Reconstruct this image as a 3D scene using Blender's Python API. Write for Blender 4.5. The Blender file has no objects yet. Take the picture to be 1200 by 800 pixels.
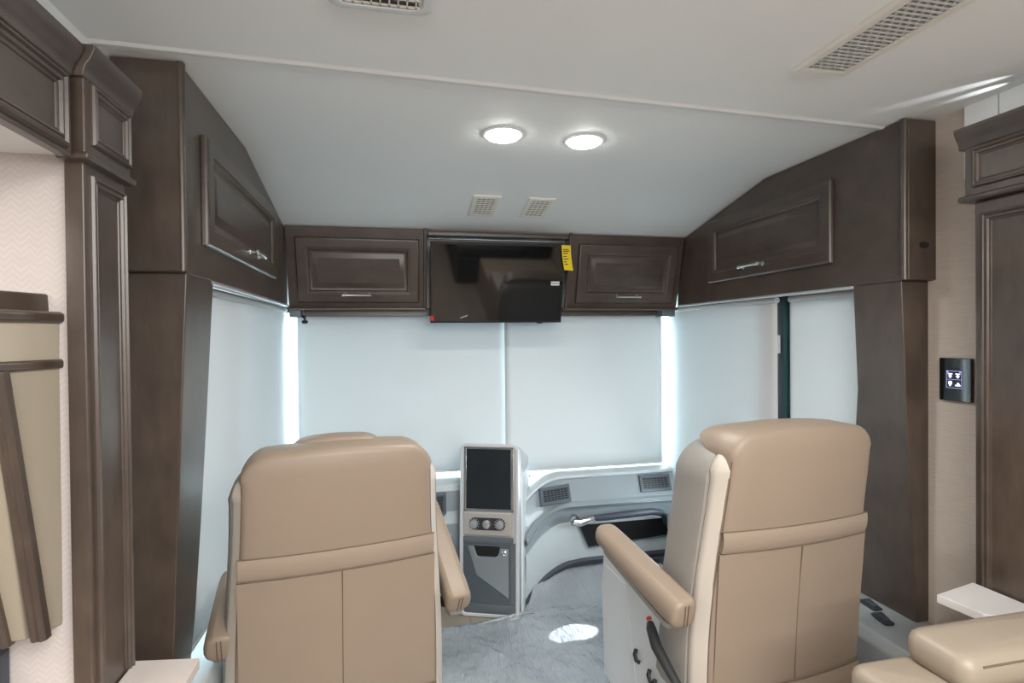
import bpy, bmesh, math, random
from mathutils import Vector, Matrix, noise
random.seed(7)
sc = bpy.context.scene
COL = sc.collection
V = Vector
FL = 0.08            # finished floor height
EYE = 1.45

# ------------------------------------------------------------------ materials
def newmat(name):
    m = bpy.data.materials.new(name); m.use_nodes = True
    nt = m.node_tree
    return m, nt, nt.nodes['Principled BSDF']

def plain(name, col, rough=.5, metal=0, coat=0, bump=0, bscale=200, spec=.5, var=0.0):
    m, nt, b = newmat(name)
    b.inputs['Base Color'].default_value = (*col, 1)
    b.inputs['Roughness'].default_value = rough
    b.inputs['Metallic'].default_value = metal
    b.inputs['Coat Weight'].default_value = coat
    b.inputs['Specular IOR Level'].default_value = spec
    tc = nt.nodes.new('ShaderNodeTexCoord')
    n = nt.nodes.new('ShaderNodeTexNoise'); n.inputs['Scale'].default_value = bscale; n.inputs['Detail'].default_value = 4
    nt.links.new(tc.outputs['Object'], n.inputs['Vector'])
    if bump:
        bp = nt.nodes.new('ShaderNodeBump'); bp.inputs['Strength'].default_value = bump; bp.inputs['Distance'].default_value = .002
        nt.links.new(n.outputs['Fac'], bp.inputs['Height']); nt.links.new(bp.outputs['Normal'], b.inputs['Normal'])
    if var:
        n2 = nt.nodes.new('ShaderNodeTexNoise'); n2.inputs['Scale'].default_value = 6; n2.inputs['Detail'].default_value = 3
        nt.links.new(tc.outputs['Object'], n2.inputs['Vector'])
        mx = nt.nodes.new('ShaderNodeMix'); mx.data_type = 'RGBA'
        mx.inputs['A'].default_value = (*[c*(1-var) for c in col], 1); mx.inputs['B'].default_value = (*[min(1, c*(1+var)) for c in col], 1)
        nt.links.new(n2.outputs['Fac'], mx.inputs['Factor']); nt.links.new(mx.outputs['Result'], b.inputs['Base Color'])
    return m

def wood(name, axis, dark=(.037, .026, .020), light=(.098, .0695, .053), rough=.38):
    m, nt, b = newmat(name)
    tc = nt.nodes.new('ShaderNodeTexCoord')
    mp = nt.nodes.new('ShaderNodeMapping')
    s = [13, 13, 13]; s[axis] = 3.0
    mp.inputs['Scale'].default_value = s
    nt.links.new(tc.outputs['Object'], mp.inputs['Vector'])
    n = nt.nodes.new('ShaderNodeTexNoise'); n.inputs['Scale'].default_value = 3.2; n.inputs['Detail'].default_value = 8; n.inputs['Roughness'].default_value = .62
    n.inputs['Distortion'].default_value = .4
    nt.links.new(mp.outputs['Vector'], n.inputs['Vector'])
    n2 = nt.nodes.new('ShaderNodeTexNoise'); n2.inputs['Scale'].default_value = 7; n2.inputs['Detail'].default_value = 5; n2.inputs['Distortion'].default_value = .6
    nt.links.new(tc.outputs['Object'], n2.inputs['Vector'])
    ad = nt.nodes.new('ShaderNodeMath'); ad.operation = 'MULTIPLY_ADD'; ad.inputs[1].default_value = .40
    nt.links.new(n.outputs['Fac'], ad.inputs[0])
    mu = nt.nodes.new('ShaderNodeMath'); mu.operation = 'MULTIPLY'; mu.inputs[1].default_value = .60
    nt.links.new(n2.outputs['Fac'], mu.inputs[0]); nt.links.new(mu.outputs[0], ad.inputs[2])
    r = nt.nodes.new('ShaderNodeValToRGB')
    r.color_ramp.elements[0].position = .30; r.color_ramp.elements[0].color = (*dark, 1)
    r.color_ramp.elements[1].position = .72; r.color_ramp.elements[1].color = (*light, 1)
    nt.links.new(ad.outputs[0], r.inputs['Fac']); nt.links.new(r.outputs['Color'], b.inputs['Base Color'])
    b.inputs['Roughness'].default_value = rough
    b.inputs['Coat Weight'].default_value = .5; b.inputs['Coat Roughness'].default_value = .32
    bp = nt.nodes.new('ShaderNodeBump'); bp.inputs['Strength'].default_value = .08; bp.inputs['Distance'].default_value = .002
    nt.links.new(n.outputs['Fac'], bp.inputs['Height']); nt.links.new(bp.outputs['Normal'], b.inputs['Normal'])
    return m

def emis(name, col, s):
    m, nt, b = newmat(name)
    b.inputs['Base Color'].default_value = (*col, 1)
    b.inputs['Emission Color'].default_value = (*col, 1)
    b.inputs['Emission Strength'].default_value = s
    return m

def shade_mat(name, trans):
    m = bpy.data.materials.new(name); m.use_nodes = True
    nt = m.node_tree; nt.nodes.clear()
    out = nt.nodes.new('ShaderNodeOutputMaterial')
    d = nt.nodes.new('ShaderNodeBsdfDiffuse'); t = nt.nodes.new('ShaderNodeBsdfTranslucent'); mx = nt.nodes.new('ShaderNodeMixShader')
    d.inputs['Color'].default_value = (.70, .71, .71, 1); t.inputs['Color'].default_value = (.66, .70, .72, 1)
    mx.inputs[0].default_value = trans
    tc = nt.nodes.new('ShaderNodeTexCoord'); w = nt.nodes.new('ShaderNodeTexNoise'); w.inputs['Scale'].default_value = 300
    bp = nt.nodes.new('ShaderNodeBump'); bp.inputs['Strength'].default_value = .1; bp.inputs['Distance'].default_value = .001
    nt.links.new(tc.outputs['Object'], w.inputs['Vector']); nt.links.new(w.outputs['Fac'], bp.inputs['Height'])
    nt.links.new(bp.outputs['Normal'], d.inputs['Normal'])
    nt.links.new(d.outputs[0], mx.inputs[1]); nt.links.new(t.outputs[0], mx.inputs[2]); nt.links.new(mx.outputs[0], out.inputs[0])
    return m

def wallpaper(name, c1, c2, kind):
    m, nt, b = newmat(name)
    tc = nt.nodes.new('ShaderNodeTexCoord'); mp = nt.nodes.new('ShaderNodeMapping')
    nt.links.new(tc.outputs['Object'], mp.inputs['Vector'])
    r = nt.nodes.new('ShaderNodeValToRGB')
    r.color_ramp.elements[0].color = (*c1, 1); r.color_ramp.elements[1].color = (*c2, 1)
    if kind == 'lines':        # fine horizontal threads
        mp.inputs['Scale'].default_value = (22, 22, 520)
        n = nt.nodes.new('ShaderNodeTexNoise'); n.inputs['Scale'].default_value = 1; n.inputs['Detail'].default_value = 3
        nt.links.new(mp.outputs['Vector'], n.inputs['Vector']); f = n.outputs['Fac']
        r.color_ramp.elements[0].position = .3; r.color_ramp.elements[1].position = .7
    else:                      # small zig-zag weave: diagonal waves whose direction flips every column
        sx = nt.nodes.new('ShaderNodeSeparateXYZ'); nt.links.new(mp.outputs['Vector'], sx.inputs[0])
        pp = nt.nodes.new('ShaderNodeMath'); pp.operation = 'PINGPONG'; pp.inputs[1].default_value = .013
        nt.links.new(sx.outputs['X'], pp.inputs[0])
        ad = nt.nodes.new('ShaderNodeMath'); ad.operation = 'ADD'
        nt.links.new(pp.outputs[0], ad.inputs[0]); nt.links.new(sx.outputs['Z'], ad.inputs[1])
        p2 = nt.nodes.new('ShaderNodeMath'); p2.operation = 'PINGPONG'; p2.inputs[1].default_value = .006
        nt.links.new(ad.outputs[0], p2.inputs[0])
        dv = nt.nodes.new('ShaderNodeMath'); dv.operation = 'DIVIDE'; dv.inputs[1].default_value = .006
        nt.links.new(p2.outputs[0], dv.inputs[0])
        n = nt.nodes.new('ShaderNodeTexNoise'); n.inputs['Scale'].default_value = 45; n.inputs['Detail'].default_value = 2
        nt.links.new(mp.outputs['Vector'], n.inputs['Vector'])
        m2 = nt.nodes.new('ShaderNodeMath'); m2.operation = 'MULTIPLY'
        nt.links.new(dv.outputs[0], m2.inputs[0]); nt.links.new(n.outputs['Fac'], m2.inputs[1]); f = m2.outputs[0]
        r.color_ramp.elements[0].position = .15; r.color_ramp.elements[1].position = .5
    nt.links.new(f, r.inputs['Fac']); nt.links.new(r.outputs['Color'], b.inputs['Base Color'])
    b.inputs['Roughness'].default_value = .7
    bp = nt.nodes.new('ShaderNodeBump'); bp.inputs['Strength'].default_value = .15; bp.inputs['Distance'].default_value = .001
    nt.links.new(f, bp.inputs['Height']); nt.links.new(bp.outputs['Normal'], b.inputs['Normal'])
    return m

def plank_mat(name):
    m, nt, b = newmat(name)
    tc = nt.nodes.new('ShaderNodeTexCoord'); mp = nt.nodes.new('ShaderNodeMapping')
    mp.inputs['Rotation'].default_value = (0, 0, math.pi/2)
    nt.links.new(tc.outputs['Object'], mp.inputs['Vector'])
    br = nt.nodes.new('ShaderNodeTexBrick'); br.inputs['Scale'].default_value = 1
    br.inputs['Brick Width'].default_value = .9; br.inputs['Row Height'].default_value = .15; br.inputs['Mortar Size'].default_value = .002
    br.inputs['Color1'].default_value = (.33, .28, .235, 1); br.inputs['Color2'].default_value = (.26, .22, .185, 1); br.inputs['Mortar'].default_value = (.12, .10, .09, 1)
    nt.links.new(mp.outputs['Vector'], br.inputs['Vector'])
    nt.links.new(br.outputs['Color'], b.inputs['Base Color']); b.inputs['Roughness'].default_value = .3
    return m

def film_mat(name):
    m, nt, b = newmat(name)
    b.inputs['Roughness'].default_value = .22
    b.inputs['Specular IOR Level'].default_value = .9; b.inputs['Coat Weight'].default_value = 1; b.inputs['Coat Roughness'].default_value = .06
    tc = nt.nodes.new('ShaderNodeTexCoord'); mp = nt.nodes.new('ShaderNodeMapping')
    mp.inputs['Rotation'].default_value = (0, 0, .30); mp.inputs['Scale'].default_value = (46, 11, 10)
    nt.links.new(tc.outputs['Object'], mp.inputs['Vector'])
    n = nt.nodes.new('ShaderNodeTexNoise')
    n.inputs['Scale'].default_value = 1.3; n.inputs['Detail'].default_value = 3; n.inputs['Distortion'].default_value = 1.0
    nt.links.new(mp.outputs['Vector'], n.inputs['Vector'])
    bp = nt.nodes.new('ShaderNodeBump'); bp.inputs['Strength'].default_value = .65; bp.inputs['Distance'].default_value = .014
    nt.links.new(n.outputs['Fac'], bp.inputs['Height']); nt.links.new(bp.outputs['Normal'], b.inputs['Normal']); nt.links.new(bp.outputs['Normal'], b.inputs['Coat Normal'])
    n2 = nt.nodes.new('ShaderNodeTexNoise'); n2.inputs['Scale'].default_value = 3; n2.inputs['Detail'].default_value = 3
    nt.links.new(tc.outputs['Object'], n2.inputs['Vector'])
    r = nt.nodes.new('ShaderNodeValToRGB'); r.color_ramp.elements[0].position = .3; r.color_ramp.elements[1].position = .7
    r.color_ramp.elements[0].color = (.25, .28, .305, 1); r.color_ramp.elements[1].color = (.40, .44, .475, 1)
    nt.links.new(n2.outputs['Fac'], r.inputs['Fac']); nt.links.new(r.outputs['Color'], b.inputs['Base Color'])
    return m

WZ = wood('stained_wood_vertical', 2); WY = wood('stained_wood_along', 1); WX = wood('stained_wood_across', 0)
CEIL = plain('ceiling_vinyl', (.83, .845, .84), .55, bump=.15, bscale=90)
CEILTRIM = plain('ceiling_trim', (.70, .71, .71), .5)
TAN = plain('tan_leather', (.305, .240, .186), .46, bump=.12, bscale=420, var=.04)
TAN2 = plain('tan_leather_band', (.335, .266, .208), .46, bump=.12, bscale=420)
CREAM = plain('cream_leather', (.60, .55, .49), .45, bump=.1, bscale=420)
GREIGE = plain('greige_leather', (.295, .28, .258), .48, bump=.12, bscale=420)
SEAM = plain('seam_brown', (.15, .11, .08), .7)  # dark brown of the leather seams
SOFA = plain('taupe_leather', (.315, .268, .212), .42, bump=.12, bscale=420)
PLAST = plain('pale_plastic', (.50, .53, .55), .42)
PLASTW = plain('white_plastic', (.68, .71, .73), .4)
DASH = plain('grey_dash_vinyl', (.29, .34, .37), .36, coat=.3)
DASHL = plain('light_dash_panel', (.52, .585, .615), .38, coat=.2)
SILV = plain('silver_plastic', (.60, .62, .64), .3, metal=.55)
SILV2 = plain('bright_silver_paint', (.66, .69, .71), .3, metal=.25, coat=.3)
GUN = plain('gunmetal_plastic', (.15, .175, .195), .33, metal=.4)
DARK = plain('charcoal_plastic', (.03, .033, .037), .4)
NAVY = plain('dark_blue_rubber', (.045, .055, .075), .45)
BLACK = plain('black_plastic', (.008, .008, .009), .4)
GLOSS = plain('gloss_black_screen', (.004, .0045, .005), .06, spec=.5)
SCREEN = plain('console_screen_glass', (.016, .020, .024), .25, var=.3)
TVG = plain('television_glass', (.006, .006, .007), .05, spec=.8)
NICK = plain('brushed_nickel', (.62, .60, .57), .28, metal=1)
CHROME = plain('chrome', (.8, .8, .8), .12, metal=1)
YEL = plain('yellow_paper', (.85, .62, .01), .6)
INK = plain('printed_ink', (.03, .025, .01), .6)
WHITE = plain('white_label', (.8, .8, .8), .5)
RED = plain('red_mark', (.6, .03, .02), .5)
GREY = plain('vent_white', (.74, .72, .66), .5)
VDARK = plain('vent_shadow', (.07, .075, .07), .8)
SLAB = plain('white_laminate', (.70, .69, .69), .35)
SLABL = plain('beige_laminate', (.56, .51, .485), .4)
FAB = plain('beige_fabric', (.33, .29, .225), .8, bump=.3, bscale=500)
FABL = plain('light_beige_fabric', (.40, .355, .285), .8, bump=.3, bscale=500)
SHADE = shade_mat('roller_shade_cloth', .22)
WPR = wallpaper('thread_wallpaper', (.50, .435, .385), (.58, .51, .45), 'lines')
WPL = wallpaper('zigzag_wallpaper', (.585, .535, .52), (.625, .58, .565), 'zig')
PLANK = plank_mat('plank_tile'); FILM = film_mat('crinkled_film')
LENS = emis('led_lens', (1, .98, .94), 30)
ICON = emis('lit_icon', (.7, .78, 1), 1.2)
ICONB = emis('lit_icon_blue', (.2, .25, 1), 1.5)
DSOFA = plain('dark_brown_sofa', (.05, .055, .055), .6)
m, nt, b = newmat('window_glass')
b.inputs['Base Color'].default_value = (.85, .95, .95, 1); b.inputs['Roughness'].default_value = 0; b.inputs['Transmission Weight'].default_value = 1; b.inputs['IOR'].default_value = 1.05
GLASS = m
FRAME = plain('window_frame_black', (.006, .012, .013), .4)

# ------------------------------------------------------------------ mesh helpers
class MB:
    def __init__(s): s.bm = bmesh.new()
    def box(s, a, b, M=None):
        x0, y0, z0 = a; x1, y1, z1 = b
        vs = [s.bm.verts.new(V(p) if M is None else M @ V(p)) for p in
              [(x0,y0,z0),(x1,y0,z0),(x1,y1,z0),(x0,y1,z0),(x0,y0,z1),(x1,y0,z1),(x1,y1,z1),(x0,y1,z1)]]
        for f in [(0,3,2,1),(4,5,6,7),(0,1,5,4),(1,2,6,5),(2,3,7,6),(3,0,4,7)]: s.bm.faces.new([vs[i] for i in f])
        return s
    def prism(s, pts, d):
        d = V(d)
        a = [s.bm.verts.new(V(p)) for p in pts]; c = [s.bm.verts.new(V(p)+d) for p in pts]
        n = len(a); s.bm.faces.new(a[::-1]); s.bm.faces.new(c)
        for i in range(n): s.bm.faces.new([a[i], a[(i+1) % n], c[(i+1) % n], c[i]])
        return s
    def loft(s, rings, cap=True, closed=True):
        R = [[s.bm.verts.new(V(p)) for p in r] for r in rings]
        n = len(R[0])
        for k in range(len(R)-1):
            for i in range(n if closed else n-1):
                j = (i+1) % n
                s.bm.faces.new([R[k][i], R[k][j], R[k+1][j], R[k+1][i]])
        if cap and closed:
            s.bm.faces.new(R[0][::-1]); s.bm.faces.new(R[-1])
        return s
    def tube(s, path, r, n=10, cap=True):
        path = [V(p) for p in path]; rings = []
        up = None
        for i, p in enumerate(path):
            t = (path[min(i+1, len(path)-1)] - path[max(i-1, 0)]).normalized()
            if up is None:
                up = V((0, 0, 1)) if abs(t.z) < .9 else V((1, 0, 0))
            a = t.cross(up).normalized(); up = a.cross(t).normalized()
            rr = r[i] if isinstance(r, (list, tuple)) else r
            rings.append([p + rr*(math.cos(2*math.pi*k/n)*a + math.sin(2*math.pi*k/n)*up) for k in range(n)])
        return s.loft(rings, cap)
    def disc(s, c, ax, prof, n=28):
        """lathe: prof is a list of (radius, height) along axis ax from centre c"""
        ax = V(ax).normalized(); t = V((1, 0, 0)) if abs(ax.x) < .9 else V((0, 1, 0))
        a = ax.cross(t).normalized(); b2 = ax.cross(a)
        rings = [[V(c) + ax*h + max(r, 1e-4)*(math.cos(2*math.pi*k/n)*a + math.sin(2*math.pi*k/n)*b2) for k in range(n)] for r, h in prof]
        return s.loft(rings)
    def panel(s, o, u, v, n, w, h, prof, back=0.0):
        """raised panel: nested rectangles on plane (u,v), heights along n"""
        o, u, v, n = V(o), V(u), V(v), V(n)
        rings = []
        for ins, ht in [(0, back)] + list(prof):
            rings.append([o + u*a + v*c + n*ht for a, c in ((ins, ins), (w-ins, ins), (w-ins, h-ins), (ins, h-ins))])
        return s.loft(rings)
    def done(s):
        bmesh.ops.recalc_face_normals(s.bm, faces=s.bm.faces)
        return s.bm

ROOT = {}
def put(name, mb, m, parent=None, smooth=False, bevel=0, seg=2, local=False, sub=0):
    """one mesh object; coordinates are world unless local"""
    bm = mb.done(); me = bpy.data.meshes.new(name)
    if smooth:
        for f in bm.faces: f.smooth = True
    bm.to_mesh(me); bm.free()
    for x in (m if isinstance(m, (list, tuple)) else [m]): me.materials.append(x)
    o = bpy.data.objects.new(name, me); COL.objects.link(o)
    if parent is None:
        lo = [min(v.co[i] for v in me.vertices) for i in range(3)]; hi = [max(v.co[i] for v in me.vertices) for i in range(3)]
        c = V(((lo[0]+hi[0])/2, (lo[1]+hi[1])/2, lo[2]))
        me.transform(Matrix.Translation(-c)); o.location = c; ROOT[o.name] = Matrix.Translation(c)
    else:
        M = ROOT[parent.name]
        if not local: me.transform(M.inverted())
        o.parent = parent; ROOT[o.name] = M
    if bevel:
        md = o.modifiers.new('bevel', 'BEVEL'); md.width = bevel; md.segments = seg; md.limit_method = 'ANGLE'; md.angle_limit = .6
    if sub:
        md = o.modifiers.new('sub', 'SUBSURF'); md.levels = sub; md.render_levels = sub
    if smooth or bevel:
        md = o.modifiers.new('wn', 'WEIGHTED_NORMAL') if bevel else None
        for p in me.polygons: p.use_smooth = True
        if smooth and not bevel: me.set_sharp_from_angle(angle=.7)
    return o

def thing(name, label, cat, loc=(0, 0, 0), rz=0, group=None):
    o = bpy.data.objects.new(name, None); COL.objects.link(o); o.empty_display_size = .1
    o.location = loc; o.rotation_euler = (0, 0, rz); o['label'] = label; o['category'] = cat
    if group: o['group'] = group
    ROOT[o.name] = Matrix.Translation(V(loc)) @ Matrix.Rotation(rz, 4, 'Z')
    return o
def tag(o, label, cat, group=None):
    o['label'] = label; o['category'] = cat
    if group: o['group'] = group
    return o
def struct(name, mb, m, parent=None, **k):
    o = put(name, mb, m, parent, **k)
    if parent is None: o['kind'] = 'structure'
    return o
def bx(a, b): return MB().box(a, b)

# ------------------------------------------------------------------ setting
CZ = 2.112
XL, XR = -.49, 1.56            # inner faces of the cab cabinets
WL, WR = -.64, 1.67            # body side walls
struct('floor', bx((-1.6, -3.6, 0), (2.6, 3.3, FL)), PLANK)
m = MB()
m.prism([(-1.6, -3.6, CZ), (-1.6, 2.05, CZ), (-1.6, 2.72, 1.972), (-1.6, 3.2, 1.87), (-1.6, 3.2, 2.3), (-1.6, -3.6, 2.3)], (4.2, 0, 0))
struct('ceiling', m, CEIL, bevel=.02)
m = MB()
m.prism([(-.648, 1.390+a, CZ+c) for a, c in ((-.018, .002), (-.012, -.002), (-.007, -.006), (.007, -.006), (.012, -.002), (.018, .002))], (2.318, .098, 0))
struct('trim_1', m, CEILTRIM)
# left: end wall of the slide-out with zig-zag paper, its ceiling, its outer wall, strip above the header
struct('wall_left', bx((-1.6, 1.135, FL), (-.545, 1.165, 1.80)), WPL)
struct('trim_2', bx((-1.6, -3.0, 1.782), (-.545, 1.135, 1.80)), CEIL)
struct('wall_left_outer', bx((-1.62, -3.6, FL), (-1.58, 1.12, CZ)), WPL)
m = bx((-.69, -3.0, 1.80), (-.648, 1.196, CZ)).box((-.69, 1.200, 1.80), (-.648, 1.46, CZ)).box((-.69, -3, 1.8), (-.652, 1.46, CZ))
struct('trim_3', m, CEIL)
struct('trim_4', bx((-.70, 1.165, FL), (-.645, 1.66, 1.80)), CEIL)
# left wall of the cab below the window and above it
struct('wall_left_lower', bx((-.70, 1.45, FL), (-.645, 3.05, .56)), PLAST)
struct('wall_left_upper', bx((-.70, 1.45, 1.62), (-.645, 3.0, CZ)), CEIL)
# right
struct('wall_right', bx((WR, 1.0, FL), (WR+.05, 1.64, CZ)), WPR)
struct('wall_right_lower', bx((WR, 1.62, FL), (WR+.05, 3.05, .50)), PLAST)
struct('wall_right_upper', bx((WR, 1.62, 1.62), (WR+.05, 3.0, CZ)), CEIL)
struct('wall_right_outer', bx((2.55, -3.6, FL), (2.6, 1.10, CZ)), WPL)
struct('wall_right_end', bx((1.72, 1.10, FL), (2.6, 1.15, CZ)), WPL)
m = bx((1.662, -3.0, 1.90), (1.672, 1.205, CZ)).box((1.662, 1.209, 1.90), (1.672, 1.30, CZ))
struct('trim_5', m, CEIL)
struct('wall_rear', bx((-1.62, -3.65, FL), (2.6, -3.58, CZ)), WX)
struct('wall_front', bx((-.66, 3.05, FL), (1.72, 3.12, .60)), PLAST)
struct('wall_front_upper', bx((-.66, 3.04, 1.62), (1.72, 3.08, 2.1)), CEIL)
# windows
w = struct('window_1', bx((-.60, 3.07, .60), (1.67, 3.076, 1.63)), GLASS)
struct('window_frame', bx((-.60, 3.05, .60), (1.67, 3.075, .64)).box((-.60, 3.05, 1.58), (1.67, 3.075, 1.62)), FRAME, w)
w = struct('window_2', bx((-.636, 1.66, .56), (-.63, 3.05, 1.63)), GLASS)
struct('window_frame', bx((-.64, 1.64, .56), (-.61, 3.05, .585)).box((-.64, 2.02, .56), (-.61, 2.06, 1.63)), FRAME, w)
w = struct('window_3', bx((1.694, 1.66, .50), (1.70, 3.05, 1.63)), GLASS)
m = bx((1.69, 1.64, .50), (1.72, 3.05, .53)); m.box((1.655, 2.00, .50), (1.72, 2.17, 1.63))
struct('window_frame', m, FRAME, w)
struct('window_latch', bx((1.645, 2.08, 1.36), (1.656, 2.11, 1.44)), PLASTW, w, bevel=.003)
struct('window_seal', bx((1.65, 2.035, .5), (1.657, 2.06, 1.63)), plain('seal_teal', (.015, .06, .06), .3), w)

# ledges along the cab sides
m = MB()
m.prism([(-.642, 1.30, .555), (-.495, 1.30, .548), (-.475, 1.30, .50), (-.475, 1.30, FL), (-.642, 1.30, FL)], (0, 1.38, 0))
tag(put('side_ledge', m, PLASTW, bevel=.008), 'white side ledge under the tall shade beside the wide pillar left of the driver seat', 'ledge')
m = MB()
m.prism([(1.67, 1.19, .52), (1.455, 1.19, .515), (1.43, 1.19, .49), (1.43, 1.19, .40), (1.47, 1.19, .38), (1.47, 1.19, FL), (1.67, 1.19, FL)], (0, 1.5, 0))
ML = plain('ledge_grey', (.30, .325, .34), .32, coat=.3)
led = thing('side_console', 'grey side console with black switches below the pillar beside the passenger seat', 'console', (1.55, 2.0, FL))
put('console_body', m, ML, led, bevel=.008)
put('console_skirt', bx((1.462, 1.2, FL), (1.469, 2.69, .40)), plain('skirt_brown', (.10, .08, .065), .5), led)
put('tan_rail', bx((1.435, 1.2, .36), (1.462, 2.69, .388)), TAN, led, bevel=.006)
def switch(loc, rz, label):
    t = thing('rocker_switch', label, 'switch', loc, rz, 'window switches on the side ledges')
    put('switch_housing', bx((-.016, -.035, 0), (.016, .035, .008)), DARK, t, bevel=.003, local=True)
    m = MB(); m.prism([(-.011, -.024, .008), (-.011, .024, .008), (-.011, .016, .018), (-.011, -.02, .012)], (.022, 0, 0))
    put('rocker', m, NAVY, t, bevel=.002, local=True)
switch((-.535, 1.83, .553), .1, 'small dark rocker switch on the white ledge, nearer of the pair by the driver seat')
switch((-.53, 1.96, .553), .1, 'small dark rocker switch on the white ledge, farther of the pair by the driver seat')
switch((1.575, 1.545, .52), -.1, 'black rocker switch on the grey side console, closer to the window shade')
switch((1.535, 1.46, .52), -.2, 'black rocker switch on the grey side console, nearer the sofa')

# ------------------------------------------------------------------ doors, handles
RAISED = [(0, .012), (.004, .018), (.010, .020), (.046, .020), (.050, .016), (.056, .017), (.061, .008), (.070, .006), (.076, .006), (.092, .013), (.10, .0135)]
def door(parent, o, u, v, n, w, h, mat, hand=None, arched=False):
    d = put('door', MB().panel(o, u, v, n, w, h, RAISED), mat, parent, bevel=.0015, seg=1)
    if hand is not None:
        a, c, L = hand
        o, u, v, n = V(o), V(u).normalized(), V(v).normalized(), V(n).normalized()
        p0 = o + u*(a-L/2) + v*c + n*.02; p1 = o + u*(a+L/2) + v*c + n*.02
        m = MB()
        for p in (p0, p1): m.disc(p, n, [(.009, 0), (.009, .003), (.006, .006), (.005, .022), (.006, .026)], 12)
        q0, q1 = p0 + n*.026, p1 + n*.026
        if arched:
            m.tube([q0-u*.012, q0-u*.006, q0, q0+u*.012, q0.lerp(q1, .5)+n*.004, q1-u*.012, q1, q1+u*.006, q1+u*.012], [.002, .006, .0085, .006, .0045, .006, .0085, .006, .002], 12)
        else:
            m.tube([q0-u*.012, q0-u*.010, q0, q1, q1+u*.010, q1+u*.012], [.004, .0065, .005, .005, .0065, .004], 12)
        put('handle', m, NICK, d, smooth=True)
    return d

# side cabinets over the cab windows
def side_cab(sx, xi, xo, y0, yd0, yd1, zd0, zd1, label, hand):
    t = thing('overhead_cabinet', label, 'cabinet', ((xi+xo)/2, 2.1, 1.61))
    m = MB().prism([(xi, y0, 1.61), (xi, 2.79, 1.61), (xi, 2.79, 1.958), (xi, 2.72, 1.971), (xi, 2.05, 2.111), (xi, y0, 2.111)], (xo-xi, 0, 0))
    put('cabinet_body', m, WY, t, bevel=.004)
    # rounded stile on the rear corner and a thin light rail under the face
    put('corner_stile', MB().tube([(xi, y0+.004, 1.612), (xi, y0+.004, 2.109)], .011, 12), WZ, t, smooth=True)
    put('end_panel', bx((min(xi, xo)+.006, y0-.006, 1.612), (max(xi, xo)-.002, y0, 2.108)), WZ, t, bevel=.002)
    put('light_rail', bx((min(xi-sx*.003, xi+sx*.03), y0+.20, 1.600), (max(xi-sx*.003, xi+sx*.03), 2.79, 1.610)), SILV, t, bevel=.003)
    if sx > 0:
        door(t, (xi, yd1, zd0), (0, -1, 0), (0, 0, 1), (-1, 0, 0), yd1-yd0, zd1-zd0, WY, hand, True)
    else:
        door(t, (xi, yd0, zd0), (0, 1, 0), (0, 0, 1), (1, 0, 0), yd1-yd0, zd1-zd0, WY, hand, True)
    return t
tR = side_cab(1, XR, WR+.005, 1.40, 1.68, 2.463, 1.70, 2.003, 'dark wood overhead cabinet with a black knot hole in its end panel', (.355, .045, .13))
m = MB().disc((1.625, 1.395, 1.72), (0, -1, 0), [(.0, 0), (.016, 0), (.017, .0015), (.012, .002)], 16)
m.bm.transform(Matrix.Translation((1.625, 0, 1.72)) @ Matrix.Diagonal((1.15, 1, .62, 1)) @ Matrix.Translation((-1.625, 0, -1.72)))
put('cable_hole', m, BLACK, tR)
tL = side_cab(-1, XL, WL, 1.45, 1.586, 2.455, 1.697, 1.988, 'dark wood overhead cabinet above the tall white shade, beside the panelled slide-out column', (.47, .045, .12))

def pillar(xi, xo, rings, label):
    t = []
    for z, x, yr, yf in rings:
        s = 1 if xo > xi else -1
        t.append([(x, yr, z), (xo, yr, z), (xo, yf, z), (x, yf, z)])
    return tag(put('window_pillar', MB().loft(t), WZ, bevel=.004), label, 'pillar')
pillar(1.565, 1.675, [(.52, 1.622, 1.42, 1.66), (.70, 1.612, 1.42, 1.66), (.95, 1.598, 1.42, 1.64), (1.25, 1.583, 1.42, 1.605), (1.611, 1.566, 1.42, 1.605)],
       'dark wood tapering window pillar standing on the grey side console next to the passenger seat')
pillar(-.486, -.64, [(.555, -.536, 1.47, 1.585), (.70, -.529, 1.47, 1.615), (.95, -.518, 1.47, 1.64), (1.25, -.505, 1.47, 1.66), (1.611, -.487, 1.47, 1.67)],
       'dark wood tapering window pillar standing on the white ledge beside the zigzag papered slide-out wall')

# front cabinets each side of the television (faces lean out at the foot)
FT, FB = V((0, 2.70, 1.972)), V((0, 2.80, 1.592))
fv = (FT-FB).normalized(); fn = V((0, -fv.z, fv.y)).normalized()
def fz(z): t = (z-FB.z)/(FT.z-FB.z); return FB.lerp(FT, t)
def front_cab(x0, x1, d0, d1, label, hx):
    t = thing('overhead_cabinet', label, 'cabinet', ((x0+x1)/2, 2.85, 1.592))
    m = MB().prism([(x0, FT.y, FT.z), (x0, FB.y, FB.z), (x0, 2.93, 1.592), (x0, 2.93, 1.925)], (x1-x0, 0, 0))
    put('cabinet_body', m, WX, t, bevel=.004)
    a = fz(1.622); bq = fz(1.925)
    door(t, (d0, a.y, a.z), (1, 0, 0), fv, fn, d1-d0, (bq-a).length, WX, (hx, .042, .115))
    put('bottom_lip', MB().box((x0+.002, 2.775, 1.583), (x1-.002, 2.82, 1.593)), WX, t, bevel=.003)
    return t
cL = front_cab(XL+.004, .166, -.442, .132, 'dark wood cabinet with bar handle left of the television', .275)
put('end_stile', MB().prism([(.154, FT.y-.012, FT.z+.004), (.154, FB.y-.012, FB.z-.008), (.154, FB.y+.012, FB.z-.008), (.154, FT.y+.012, FT.z)], (.016, 0, 0)), WZ, cL, bevel=.003)
cR = front_cab(.905, XR-.004, .955, 1.522, 'dark wood cabinet with bar handle right of the television', .29)
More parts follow.
